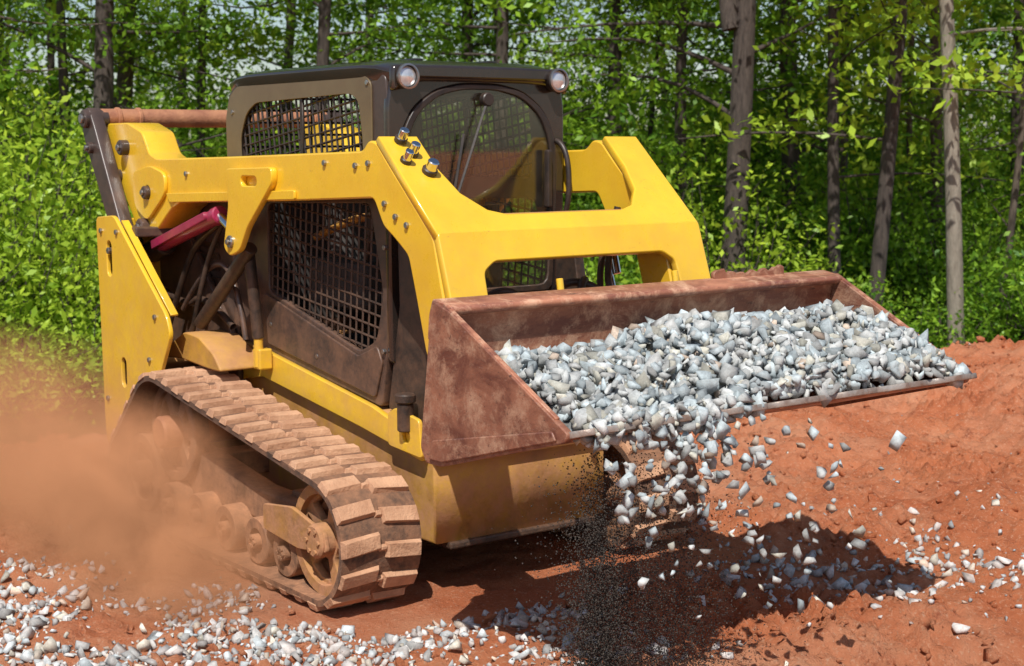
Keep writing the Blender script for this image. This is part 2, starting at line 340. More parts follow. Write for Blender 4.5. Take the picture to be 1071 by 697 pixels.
yz('front_door_glass',rnd([(p[0]*.95,1.28+(p[1]-1.27)*.97) for p in arch],.05,3),GLS,.649+FX,.655+FX,bev=.001)
yz('roof_visor',rnd([(-.47,2.15),(-.47,2.27),(.47,2.27),(.47,2.15),(.38,2.215),(-.38,2.215)],.03,3),ROOF,.655+FX,.69+FX,bev=.01)
box('door_handle',(.685+FX,.36,1.78),(.03,.03,.26),BLK); cyl('wiper_motor',(.665+FX,0.02,2.13),(.70+FX,.02,2.13),.03,BLK)
bars('wiper_arm',[((.69+FX,.02,2.13),(.68+FX,-.16,1.66))],.007,BLK); bars('wiper_blade',[((.677+FX,-.10,1.98),(.677+FX,-.20,1.50))],.008,BLK)
for s in (-1,1):
    lathe('work_lamp_housing',(.645+FX,s*.405,2.22),(1,0,0),[(0,0),(.035,0),(.050,.02),(.054,.06),(.048,.065),(.046,.052)],BLK)
    lathe('work_lamp_lens',(.69+FX,s*.405,2.22),(1,0,0),[(.047,0),(.042,.012),(.025,.02),(0,.023)],LENS)
    lathe('work_lamp_ring',(.702+FX,s*.405,2.22),(1,0,0),[(.054,0),(.054,.012),(.046,.014),(.045,.0)],STEEL)
INT=surf('cab_interior',(.06,.05,.045),(.035,.03,.028),5,.7,0,.1,60)
SEAT=surf('seat_fabric',(.07,.06,.055),(.045,.04,.036),9,.9,0,.2,120)
box('seat_back',(-.28,0,1.48),(.16,.46,.48),SEAT,(0,-.15,0),.05); box('seat_cushion',(-.05,0,1.22),(.5,.5,.14),SEAT,(0,-.08,0),.05)
box('cab_floor',(.1,0,.99),(1.0,.85,.04),INT); box('cab_rear_wall',(-.80,0,1.35),(.04,.85,.62),INT)
box('headliner',(-.1,0,2.215),(1.3,.84,.03),INT)
for s in (-1,1):
    box('console',(.02,s*.33,1.30),(.5,.12,.22),INT,(0,0,0),.03); cyl('joystick_stem',(.2,s*.33,1.40),(.24,s*.33,1.55),.015,BLK); cyl('joystick_grip',(.235,s*.33,1.53),(.27,s*.32,1.66),.03,BLK)
hose('seat_bar',[(-.3,-.30,1.5),(.1,-.30,1.62),(.28,-.28,1.6),(.30,0,1.6),(.28,.28,1.6),(.1,.30,1.62),(-.3,.30,1.5)],.02,YELD)
seg=[((-.80,a[0],a[1]),(-.80,b_[0],b_[1])) for ang in (0.,math.pi/2) for a,b_ in clipgrid([(-.42,1.66),(.42,1.66),(.42,2.18),(-.42,2.18)],.06,ang)]
bars('rear_window_mesh',seg,.006,BLK)
hose('front_grab_bar',[(.655+FX,.43,1.95),(.73+FX,.44,1.93),(.74+FX,.44,1.62),(.67+FX,.43,1.58)],.013,BLK)
box('display',(.48,-.30,2.0),(.04,.16,.14),BLK)
xz('foot_well',rnd([(.5,.72),(.92,.72),(.94,1.0),(.74,1.24),(.5,1.26)],.03),BLK,-.42,.42,bev=.01)
for s in (-1,1): xz('cab_front_skirt',rnd([(.56,.80),(.66,1.25),(.65,1.6),(.78,1.5),(.86,1.1),(.88,.74)],.02),BLK,s*.40,s*.452)
hose('front_hoses',[(.9,-.3,1.2),(1.05,-.25,1.35),(1.1,-.1,1.30),(1.2,0,1.1)],.018,BLK)
hose('front_hoses',[(.9,.32,1.2),(1.05,.27,1.38),(1.12,.15,1.32),(1.25,.1,1.1)],.018,BLK)
hose('front_hoses',[(.9,.1,1.15),(1.0,.1,1.35),(1.1,.3,1.34),(1.2,.4,1.15)],.018,BLK)
box('quick_attach_plate',(1.62,-.38,1.02),(.06,.42,.36),BRN,(0,-.1,0)); box('quick_attach_plate',(1.62,.38,1.02),(.06,.42,.36),BRN,(0,-.1,0))
cyl('quick_attach_tube',(1.57,-.6,.93),(1.57,.6,.93),.045,BRN)
for y in (-.3,.3): cyl('attach_lever',(1.6,y,1.2),(1.56,y,1.42),.014,YEL)
# ---- bucket
shell=[(1.735,1.385),(1.70,1.12),(1.665,.88),(1.70,.825),(1.78,.825),(2.47,1.005),(2.47,1.03),(1.84,.875),(1.76,.90),(1.74,1.0),(1.765,1.2),(1.80,1.34),(1.83,1.355),(1.82,1.378)]
xz('bucket_shell',shell,BKI,-.985,.985,bev=.003)
xz('bucket_top_rail',rnd([(1.725,1.40),(1.70,1.34),(1.69,1.25),(1.73,1.25),(1.745,1.33),(1.84,1.35),(1.845,1.378)],.012,2),BKI,-1.0,1.0,bev=.004)
for s in (-1,1):
    xz('bucket_side_plate',rnd([(1.735,1.395),(1.655,.86),(1.69,.81),(1.78,.81),(2.48,1.0),(2.49,1.03),(2.42,1.065),(1.85,1.36)],.015,2),BKT,s*.985,s*1.012,bev=.004)
    Lp=Vector((2.42-1.80,0,1.062-1.378)); d=Lp.normalized()
    plate('bucket_side_rim',[(0,-.008),(Lp.length,-.008),(Lp.length,.010),(0,.010)],BKI,(1.80,s*1.0,1.378),tuple(d),(0,1,0),.022,bev=.003)
    xz('bucket_side_wear_plate',rnd([(1.72,.83),(1.80,.83),(2.44,1.0),(2.42,1.03),(1.74,.90)],.01),BKT,s*1.012,s*1.022)
for y in (-.7,-.25,.25,.7):
    xz('bucket_rib',[(1.64,.86),(1.60,1.0),(1.66,1.3),(1.70,1.3),(1.665,.9)],BKT,y-.012,y+.012)
k=70
fr=[(1.0-2.0*i/k, .10+.05*abs(math.sin(i*math.pi/10))+.012*math.sin(i*2.3+1)+random.uniform(-.006,.006)) for i in range(k+1)]
d=Vector((.97,0,.245)).normalized()
plate('bucket_cutting_edge',[(-1.0,0),(1.0,0)]+fr,EDGE,(2.42,0,1.008),(0,1,0),tuple(d),.022,bev=.003)
ser=[(.34,0)]+[(.34+.40*i/22,.030+random.uniform(-.014,.014)+(.010 if i%2 else 0)) for i in range(23)]+[(.74,0)]
plate('bucket_corroded_strip',ser,BKT,(1.74,0,1.385),(0,1,0),(0,0,1),.02,bev=.002)

# ---- tracks
def hull(pts):
    pts=sorted(set(pts))
    def half(ps):
        h=[]
        for p in ps:
            while len(h)>1 and (h[-1][0]-h[-2][0])*(p[1]-h[-2][1])-(h[-1][1]-h[-2][1])*(p[0]-h[-2][0])<=0: h.pop()
            h.append(p)
        return h
    a=half(pts); b=half(pts[::-1]); return a[:-1]+b[:-1]
WH=[(-.76,.555,.255),(-1.10,.30,.205),(.755,.325,.240)]
bottom=.095
cp=[]
for cx,cz,r in WH+[(-.9,.20,.11),(.55,.205,.11)]:
    cp+= [(round(cx+r*math.cos(t),5),round(max(cz+r*math.sin(t),bottom),5)) for t in np.linspace(0,2*math.pi,72,endpoint=False)]
H=hull(cp); H.append(H[0])
seg=[0]
for a,b in zip(H[:-1],H[1:]): seg.append(seg[-1]+math.hypot(b[0]-a[0],b[1]-a[1]))
TOT=seg[-1]
def path(t):
    t%=TOT; i=int(np.searchsorted(seg,t,side='right')-1); i=min(i,len(H)-2)
    f=(t-seg[i])/max(1e-6,seg[i+1]-seg[i]); a=H[i];b=H[i+1]
    return Vector((a[0]+(b[0]-a[0])*f,0,a[1]+(b[1]-a[1])*f))
def frame(t):
    p=path(t); q=(path(t+.02)-path(t-.02)).normalized(); n=Vector((q.z,0,-q.x))
    return p,q,n
for s in (-1,1):
    vs=[];fs=[];n=220; y0,y1=s*.592,s*.968
    if s<0: y0,y1=y1,y0
    for i in range(n):
        p,q,nn=frame(TOT*i/n)
        for (o,y) in ((0,y0),(.026,y0),(.026,y1),(0,y1)):
            v=p+nn*o; vs.append((v.x,y,v.z))
    for i in range(n):
        j=(i+1)%n
        for k in range(4): fs.append((i*4+k,j*4+k,j*4+(k+1)%4,i*4+(k+1)%4))
    me=bpy.data.meshes.new('track_belt'); me.from_pydata(vs,[],fs); addobj('track_belt',me,RUB,LD)
    vs=[];fs=[]; P=round(TOT/.125); pitch=TOT/P
    def lug(t0,t1,ya,yb,h,sh):
        k=len(vs)
        for (t,dx) in ((t0,0),(t1,0)):
            p,q,nn=frame(t)
            for (o,y,ins) in ((.02,ya,0),(h,ya,.010),(h,yb,.010),(.02,yb,0)):
                e=ins*(1 if t==t0 else -1)+random.uniform(-.003,.003)
                yy2=y+ (ins if y==min(ya,yb) else -ins)
                v=p+nn*(o+random.uniform(-.002,.002))+q*(e+(sh if y==yb else 0)); vs.append((v.x,yy2,v.z))
        for f in ((0,1,2,3),(7,6,5,4),(0,4,5,1),(1,5,6,2),(2,6,7,3),(3,7,4,0)): fs.append(tuple(k+a for a in f))
    for i in range(P):
        t=i*pitch; c=.78
        j1,j2=random.uniform(-.004,.004),random.uniform(-.003,.003)
        lug(t,t+pitch*.54,s*.594,s*(c-.010),.048+j2,pitch*.12)
        lug(t+pitch*.40,t+pitch*.94,s*(c+.010),s*(.972+j1),.048-j2,-pitch*.12)
        lug(t+pitch*.34,t+pitch*.58,s*(c-.022),s*(c+.022),.042,0)
    me=bpy.data.meshes.new('track_lugs'); me.from_pydata(vs,[],fs); o=addobj('track_lugs',me,LUG,LD)
    md=o.modifiers.new('b','BEVEL'); md.width=.009; md.segments=3
    def wheel(nm,cx,cz,r,yc,w,spokes,mat):
        lathe(nm,(cx,yc-w/2,cz),(0,1,0),[(r-.05,0),(r-.008,0),(r-.003,.006),(r-.003,w-.006),(r-.008,w),(r-.05,w),(r-.05,0)],mat,40)
        hl=[]
        if spokes:
            for i in range(spokes):
                a=2*math.pi*i/spokes; a0=a+.18; a1=a+2*math.pi/spokes-.18; ri=r*.36; ro=r*.74
                hl.append([(cx+ri*math.cos(a0+.12),cz+ri*math.sin(a0+.12)),(cx+ro*math.cos(a0),cz+ro*math.sin(a0)),(cx+ro*math.cos((a0+a1)/2),cz+ro*math.sin((a0+a1)/2)),(cx+ro*math.cos(a1),cz+ro*math.sin(a1)),(cx+ri*math.cos(a1-.12),cz+ri*math.sin(a1-.12))])
        xz(nm+'_disc',circ(cx,cz,r-.045,36),mat,yc-.02,yc+.02,holes=hl)
        cyl(nm+'_hub',(cx,yc-.09,cz),(cx,yc+.09,cz),r*.30,mat)
        for i in range(6):
            a=i*math.pi/3; cyl(nm+'_bolt',(cx+r*.2*math.cos(a),yc-.098,cz+r*.2*math.sin(a)),(cx+r*.2*math.cos(a),yc+.098,cz+r*.2*math.sin(a)),.011,mat,6)
    wheel('front_idler',.755,.325,.240,s*.86,.10,5,YMUD)
    wheel('front_idler',.755,.325,.240,s*.68,.10,0,UND)
    wheel('drive_sprocket',-.76,.555,.25,s*.82,.08,6,UND)
    wheel('rear_idler',-1.10,.30,.20,s*.82,.12,5,UND)
    for x in (-.72,-.42,-.12,.18,.44): wheel('track_roller',x,.205,.108,s*.84,.14,0,UND)
    xz('track_frame',rnd([(-1.02,.36),(-.80,.50),(-.55,.48),(.0,.40),(.66,.40),(.86,.36),(.86,.29),(.60,.27),(-.9,.25),(-1.1,.27)],.03),UND,s*.70,s*.82,bev=.01)
    box('track_frame_mount',(0.3,s*.6,.36),(.16,.3,.12),UND); box('track_frame_mount',(-.6,s*.6,.40),(.16,.3,.12),UND)
    xz('front_idler_yoke',rnd([(.30,.40),(.55,.43),(.82,.37),(.84,.29),(.60,.26),(.30,.29)],.02),YMUD,s*.915,s*.935)
    cyl('sprocket_motor',(-.76,s*.5,.555),(-.76,s*.935,.555),.08,RUST)

# ============================================================ ROCKS
def hullrock(n=13):
    bm=bmesh.new(); fl=random.uniform(.4,.8); wd=random.uniform(.6,.95)
    for _ in range(n):
        v=Vector((random.uniform(-1,1),random.uniform(-1,1),random.uniform(-1,1)))
        v=v/max(abs(v.x),abs(v.y),abs(v.z))*random.uniform(.8,1) if random.random()<.5 else v.normalized()
        bm.verts.new(Vector((v.x,v.y*wd,v.z*fl))*.5)
    r=bmesh.ops.convex_hull(bm,input=bm.verts[:])
    bmesh.ops.delete(bm,geom=[g for g in r['geom_interior'] if isinstance(g,bmesh.types.BMVert)],context='VERTS')
    bmesh.ops.triangulate(bm,faces=bm.faces[:]); bm.verts.index_update()
    V=np.array([v.co[:] for v in bm.verts]); F=np.array([[v.index for v in f.verts] for f in bm.faces]); bm.free(); return V,F
RK=[hullrock(random.choice((8,9,10,11,13))) for _ in range(30)]
def rot(n):
    q=rng.normal(size=(n,4)); q/=np.linalg.norm(q,axis=1)[:,None]; w,x,y,z=q.T
    return np.stack([1-2*(y*y+z*z),2*(x*y-z*w),2*(x*z+y*w),2*(x*y+z*w),1-2*(x*x+z*z),2*(y*z-x*w),2*(x*z-y*w),2*(y*z+x*w),1-2*(x*x+y*y)],1).reshape(n,3,3)
def mkmesh(name,V,F,colors=None):
    me=bpy.data.meshes.new(name); k=F.shape[1]
    me.vertices.add(len(V)); me.vertices.foreach_set('co',V.astype(np.float32).ravel())
    me.loops.add(F.size); me.loops.foreach_set('vertex_index',F.astype(np.int32).ravel())
    me.polygons.add(len(F)); me.polygons.foreach_set('loop_start',np.arange(0,F.size,k,dtype=np.int32))
    try: me.polygons.foreach_set('loop_total',np.full(len(F),k,dtype=np.int32))
    except Exception: pass
    me.update(calc_edges=True)
    if colors is not None:
        a=me.attributes.new('tint','FLOAT_COLOR','FACE'); a.data.foreach_set('color',colors.astype(np.float32).ravel())
    me.validate(); return me
def rocks(name,pos,size,mat,parent=None):
    R=rot(len(pos)); VV=[];FF=[];CC=[];o=0
    for i in range(len(pos)):
        V,F=RK[rng.integers(len(RK))]; v=(V*size[i])@R[i].T+pos[i]; VV.append(v);FF.append(F+o);o+=len(V)
        g=rng.uniform(.5,1.2); t=rng.random()
        c=np.array([1,1,1.0]) if t<.5 else (np.array([.90,1,1.06]) if t<.84 else (np.array([1.05,1.0,.88]) if t<.97 else np.array([1.1,.86,.7])))
        CC.append(np.tile(np.append(c*g,1),(len(F),1)))
    me=mkmesh(name,np.concatenate(VV),np.concatenate(FF),np.concatenate(CC)); return addobj(name,me,mat,parent)
def rock_mat(name,base,dust):
    m,nt,b=newmat(name); at=N(nt,'ShaderNodeAttribute',attribute_name='tint')
    geo=N(nt,'ShaderNodeNewGeometry'); pos=geo.outputs['Position']
    f=ramp(nt,noise_n(nt,40,8,.7,pos),.35,.7); c=mix(nt,f,tuple(x*1.15 for x in base),tuple(x*.58 for x in base))
    c=mix(nt,1.,c,at.outputs['Color'],'MULTIPLY')
    f2=ramp(nt,noise_n(nt,6,5,.6,pos),.45,.75,0,dust); c=mix(nt,f2,c,(.42,.20,.12))
    nt.links.new(c,b.inputs['Base Color']); b.inputs['Roughness'].default_value=.85; b.inputs['Specular IOR Level'].default_value=.3
    bn=N(nt,'ShaderNodeBump'); bn.inputs['Strength'].default_value=.4; bn.inputs['Distance'].default_value=.005
    nt.links.new(noise_n(nt,110,7,.7,pos),bn.inputs['Height']); nt.links.new(bn.outputs[0],b.inputs['Normal']); return m
ROCK=rock_mat('crushed_stone',(.49,.50,.485),.08); ROCKG=rock_mat('ground_stone',(.62,.60,.57),.4)
def heapz(x,y):
    u=(x-1.78)/(2.50-1.78)
    z=1.20+.05*math.sin(u*math.pi)-(.17*max(0,u-.35)**1.1)
    z+=.03*math.sin(y*3.1+.6)+.02*math.sin(y*7+2)
    z-=.05*max(0,(abs(y)-.75)/.25)
    return z
pos=[];sz=[]
for i in range(4200):
    x=rng.uniform(1.80,2.52); y=rng.uniform(-.95,.95); s_=rng.choice([.03,.042,.055,.07,.09],p=[.18,.28,.28,.19,.07])*rng.uniform(.85,1.15)
    dep=rng.uniform(-.07,.012)
    if x>2.44: dep=min(dep,-.01)
    pos.append((x,y,heapz(x,y)+dep)); sz.append(s_)
for i in range(260):
    y=rng.normal(-.62,.22); y=min(max(y,-.93),.3); t=rng.random()**1.5
    pos.append((2.49+.13*t+rng.uniform(0,.06),y,1.06-.32*t*t+rng.uniform(-.02,.02))); sz.append(rng.uniform(.025,.07))
GL=rocks('gravel_load',np.array(pos),np.array(sz),ROCK)
vs=[];fs=[];nx,ny=16,30
for i in range(nx):
    for j in range(ny):
        x=1.80+(2.46-1.80)*i/(nx-1); y=-.96+1.92*j/(ny-1); vs.append((x,y,heapz(x,y)-.06))
for i in range(nx-1):
    for j in range(ny-1): fs.append((i*ny+j,(i+1)*ny+j,(i+1)*ny+j+1,i*ny+j+1))
me=bpy.data.meshes.new('fine_aggregate'); me.from_pydata(vs,[],fs)
addobj('fine_aggregate',me,surf('fine_aggregate_grey',(.22,.21,.2),(.12,.11,.1),30,.9,0,.6,80),GL,True)
pos=[];sz=[]
for i in range(75):
    t=rng.random()**.9; y=rng.uniform(-.95,.45)*(1-.2*t)-.05*t
    pos.append((2.60+rng.uniform(-.05,.16),y,1.0-.70*t*rng.uniform(.6,1))); sz.append(rng.uniform(.018,.06))
for p,q in (((2.62,.42,.86),.08),((2.6,-.86,.88),.08),((2.6,.1,.80),.065),((2.55,.05,.92),.06),((2.6,-.35,.70),.05),((2.6,-.25,.55),.045),((2.6,.18,.62),.05),((2.55,-.02,.50),.055)):
    pos.append(p); sz.append(q)
rocks('falling_gravel',np.array(pos),np.array(sz),ROCK)
n=24000; t=rng.random(n); u_=rng.random(n)
y=np.where(u_<.55,rng.normal(-.82,.05,n)+.06*t,rng.normal(-.64,.18,n)+.42*t*t*rng.random(n)); x=2.44+rng.normal(0,.06,n)-.1*t
z=.95-.88*t**.62+rng.normal(0,.02,n)*t; G=np.stack([x,y,np.maximum(z,.06)],1); sg=rng.uniform(.0015,.005,n)
T=np.array([[0,0,1],[.94,0,-.33],[-.47,.82,-.33],[-.47,-.82,-.33]]); TF=np.array([[0,1,2],[0,2,3],[0,3,1],[1,3,2]])
V=(G[:,None,:]+np.einsum('nij,kj->nki',rot(n),T)*sg[:,None,None]).reshape(-1,3); F=(TF[None]+4*np.arange(n)[:,None,None]).reshape(-1,3)
addobj('falling_grit',mkmesh('falling_grit',V,F),surf('dark_grit',(.018,.014,.013),(.09,.075,.06),30,.9,0,0),None)

# ============================================================ GROUND
def terr(x,y):
    s=-(x+3.9)*.97+(y+.6)*.23
    z=0.
    if s>-.6:
        e=min(max((s+.6)/4.,0),1); z-=.75*e*e*(3-2*e)
    v=Vector((x,y,0))
    r=math.hypot(x-.5,y)
    far=1/(1+max(0,r-12)*.06)
    z+=.10*far*noise.noise(v*.45+Vector((3,7,1)))
    z+=.07*noise.noise(v*1.5)+.05*noise.noise(v*3.7)
    if y>1.6 and r<16:
        q=min(1,(y-1.6)/1.5); z+=q*(.13*noise.noise(v*.85+Vector((1,5,3)))+.10*max(0,noise.noise(v*2.1+Vector((4,4,4))))+.07*abs(noise.noise(v*3.3)))
    if r<16:
        m=.8+1.7*max(0,noise.noise(v*.9+Vector((9,2,0))))
        z+=m*(.05*abs(noise.noise(v*6.3))+.055*max(0,noise.noise(v*11))+.045*max(0,noise.noise(v*23)-.05)+.016*noise.noise(v*37))
    z+=.15*math.exp(-((x-2.5)**2/.10+(y-1.3)**2/.14))+.08*math.exp(-((x-2.25)**2/.06+(y-.82)**2/.09))+.09*math.exp(-((x-1.5)**2/.25+(y-2.7)**2/.3))
    z+=.06*math.exp(-((x-2.3)**2/.15+(y-.35)**2/.12))
    z+=.22*math.exp(-((x+1.0)**2/3+(y-7.5)**2/5))
    k=math.exp(-(max(0,abs(x)-1.15)**2/.15+max(0,abs(y)-1.05)**2/.05))
    z=z*(1-k)+(.035+.012*noise.noise(v*8))*k
    return z
NG=840; u=np.linspace(-1,1,NG); w=7.5*u+500*u**13
gx=w+.6; gy=w+.9
V=np.zeros((NG*NG,3)); k=0
for i in range(NG):
    X=gx[i]
    for j in range(NG):
        Y=gy[j]; V[k]=(X,Y,terr(X,Y)); k+=1
I,J=np.meshgrid(np.arange(NG-1),np.arange(NG-1),indexing='ij'); a=(I*NG+J).ravel()
F=np.stack([a,a+NG,a+NG+1,a+1],1)
def ground_mat():
    m,nt,b=newmat('red_clay_soil'); geo=N(nt,'ShaderNodeNewGeometry'); pos=geo.outputs['Position']
    c=mix(nt,ramp(nt,noise_n(nt,1.3,10,.7,pos),.35,.65),(.76,.26,.115),(.60,.175,.075))
    c=mix(nt,ramp(nt,noise_n(nt,.6,8,.7,pos,.5),.46,.62),c,(.80,.36,.20))
    c=mix(nt,ramp(nt,noise_n(nt,7,11,.82,pos,.3),.54,.68),c,(.34,.085,.042))
    c=mix(nt,ramp(nt,noise_n(nt,60,6,.75,pos),.54,.68),c,(.82,.47,.30))
    c=mix(nt,ramp(nt,noise_n(nt,34,8,.8,pos),.61,.68),c,(.22,.06,.035))
    sp=N(nt,'ShaderNodeSeparateXYZ'); nt.links.new(pos,sp.inputs[0])
    s=math_n(nt,'ADD',math_n(nt,'MULTIPLY',sp.outputs[0],-.97),math_n(nt,'MULTIPLY',sp.outputs[1],.23))
    s=math_n(nt,'ADD',s,math_n(nt,'MULTIPLY',noise_n(nt,1.5,5,.6,pos),1.5))
    g=mix(nt,ramp(nt,noise_n(nt,3,6,.7,pos),.4,.6),(.05,.075,.018),(.10,.07,.035))
    c=mix(nt,ramp(nt,s,6.0,7.2),c,g)
    nt.links.new(c,b.inputs['Base Color']); b.inputs['Roughness'].default_value=.95; b.inputs['Specular IOR Level'].default_value=.12
    h=math_n(nt,'ADD',noise_n(nt,18,12,.8,pos),math_n(nt,'MULTIPLY',noise_n(nt,80,6,.75,pos),.45))
    bn=N(nt,'ShaderNodeBump'); bn.inputs['Strength'].default_value=.9; bn.inputs['Distance'].default_value=.06
    nt.links.new(h,bn.inputs['Height']); nt.links.new(bn.outputs[0],b.inputs['Normal']); return m
GM=ground_mat()
addobj('ground',mkmesh('ground',V,F),GM,None,True)

CP=Vector((6.224,-4.031,1.924)); yaw,pit,rol=.644,.119,-.005
vh=Vector((-math.cos(yaw),math.sin(yaw),0)); rh=Vector((math.sin(yaw),math.cos(yaw),0))
def at(d,l):
    p=CP+vh*d+rh*l; return p.x,p.y
pos=[];sz=[]
def put(x,y,s_):
    if abs(x)<1.25 and abs(y)<1.0: return
    pos.append((x,y,terr(x,y)+s_*rng.uniform(.05,.28))); sz.append(s_)
c=0
while c<5200:
    d=rng.uniform(4.8,7.2); l=rng.uniform(-3.2,1.1)
    edge=6.80-.18*(l+2.2)+.12*math.sin(l*5)
    pr=1/(1+math.exp((d-edge+.25)*6)); pr*=1/(1+math.exp((l-.25)*6))
    v=noise.noise(Vector((d*2.2,l*2.2,5)))
    if rng.random()<pr*(.5+1.3*v): put(*at(d,l),rng.choice([.016,.024,.036,.05,.07],p=[.27,.27,.24,.15,.07])*rng.uniform(.8,1.2)); c+=1
for i in range(1000):
    d=rng.normal(6.9,.5); l=rng.uniform(.2,3.2); v=noise.noise(Vector((d*1.6,l*1.6,2)))
    if rng.random()<.3+v*1.8: put(*at(d,l),rng.choice([.014,.022,.036,.052,.075],p=[.34,.28,.2,.12,.06]))
for i in range(620):
    put(*at(rng.normal(6.75,.27),rng.uniform(.9,3.)),rng.choice([.02,.034,.05,.075],p=[.33,.34,.21,.12]))
for i in range(340):
    put(*at(rng.uniform(5,13),rng.uniform(-4,5)),rng.uniform(.01,.035))
rocks('ground_gravel',np.array(pos),np.array(sz),ROCKG)
pos=[];sz=[]
for i in range(7500):
    d=rng.uniform(4.8,14); l=rng.uniform(-.36,.36)*d
    x,y=at(d,l)
    if abs(x)<1.3 and abs(y)<1.02: continue
    if noise.noise(Vector((x*1.1,y*1.1,4)))<rng.uniform(-.3,.25): continue
    s_=rng.choice([.014,.024,.04,.06,.09],p=[.33,.33,.21,.10,.03]); pos.append((x,y,terr(x,y)+s_*.10)); sz.append(s_)
rocks('clay_clods',np.array(pos),np.array(sz),GM)

# ============================================================ FOREST
def leaf_mat(name,a,b_,tr):
    m,nt,b=newmat(name); nt.nodes.remove(b); at_=N(nt,'ShaderNodeAttribute',attribute_name='tint')
    sp=N(nt,'ShaderNodeSeparateColor'); nt.links.new(at_.outputs['Color'],sp.inputs[0])
    c=mix(nt,sp.outputs[0],a,b_)
    d=N(nt,'ShaderNodeBsdfDiffuse'); nt.links.new(c,d.inputs[0]); t=N(nt,'ShaderNodeBsdfTranslucent'); nt.links.new(mix(nt,.5,c,(.26,.42,.03)),t.inputs[0])
    g=N(nt,'ShaderNodeBsdfGlossy'); g.inputs['Roughness'].default_value=.4; g.inputs[0].default_value=(.6,.75,.5,1)
    m1=N(nt,'ShaderNodeMixShader'); m1.inputs[0].default_value=tr; nt.links.new(d.outputs[0],m1.inputs[1]); nt.links.new(t.outputs[0],m1.inputs[2])
    m2=N(nt,'ShaderNodeMixShader'); m2.inputs[0].default_value=.03; nt.links.new(m1.outputs[0],m2.inputs[1]); nt.links.new(g.outputs[0],m2.inputs[2])
    nt.links.new(m2.outputs[0],nt.nodes['Material Output'].inputs[0]); return m
LEAF=leaf_mat('green_leaves',(.04,.13,.012),(.34,.55,.04),.42)
LEAFB=leaf_mat('yellow_green_leaves',(.18,.32,.02),(.55,.70,.06),.42)
def bark(name,a,b_):
    m,nt,b=newmat(name); tc=N(nt,'ShaderNodeTexCoord'); mp=N(nt,'ShaderNodeMapping'); nt.links.new(tc.outputs['Object'],mp.inputs[0]); mp.inputs['Scale'].default_value=(6,6,1.2)
    f=noise_n(nt,4,9,.75,mp.outputs[0],.4); nt.links.new(mix(nt,ramp(nt,f,.35,.65),a,b_),b.inputs['Base Color']); b.inputs['Roughness'].default_value=.9
    bn=N(nt,'ShaderNodeBump'); bn.inputs['Strength'].default_value=.8; bn.inputs['Distance'].default_value=.03; nt.links.new(f,bn.inputs['Height']); nt.links.new(bn.outputs[0],b.inputs['Normal']); return m
BARK=bark('grey_bark',(.035,.026,.022),(.105,.08,.065)); BARKL=bark('pale_bark',(.17,.14,.105),(.32,.28,.22)); BARKM=bark('brown_bark',(.07,.05,.036),(.17,.13,.10))
def limb(vs,fs,p0,p1,r0,r1,bend=.1,n=6,sides=7):
    p0=Vector(p0);p1=Vector(p1);ax=(p1-p0); q=ax.to_track_quat('Z','Y'); off=Vector((random.uniform(-1,1),random.uniform(-1,1),0))*bend*ax.length
    k=len(vs); pts=[]
    for i in range(n+1):
        t=i/n; c=p0+ax*t+q@off*math.sin(math.pi*t); pts.append(c); r=r0+(r1-r0)*t
        for j in range(sides):
            a=2*math.pi*j/sides; vs.append(c+q@Vector((r*math.cos(a),r*math.sin(a),0)))
    for i in range(n):
        for j in range(sides): fs.append((k+i*sides+j,k+i*sides+(j+1)%sides,k+(i+1)*sides+(j+1)%sides,k+(i+1)*sides+j))
    return pts
def leaves(centers,per,spread,size,zf=.38):
    C=np.repeat(np.array(centers),per,axis=0); n=len(C)
    P=C+rng.normal(size=(n,3))*np.array([spread,spread,spread*zf])
    nrm=rng.normal(size=(n,3))*.75+np.array([0,0,.6]); nrm/=np.linalg.norm(nrm,axis=1)[:,None]
    t=np.cross(nrm,rng.normal(size=(n,3))); t/=np.linalg.norm(t,axis=1)[:,None]; b=np.cross(nrm,t)
    s=size*rng.uniform(.6,1.3,n)[:,None]
    V=np.stack([P-t*s,P+b*s*.48+nrm*s*.08,P+t*s,P-b*s*.48+nrm*s*.08],1).reshape(-1,3); F=np.arange(4*n).reshape(n,4)
    cl=np.repeat(rng.random(len(centers))**1.3,per); col=np.clip(.75*cl+.3*rng.random(n),0,1); return V,F,np.stack([col,col,col,np.ones(n)],1)
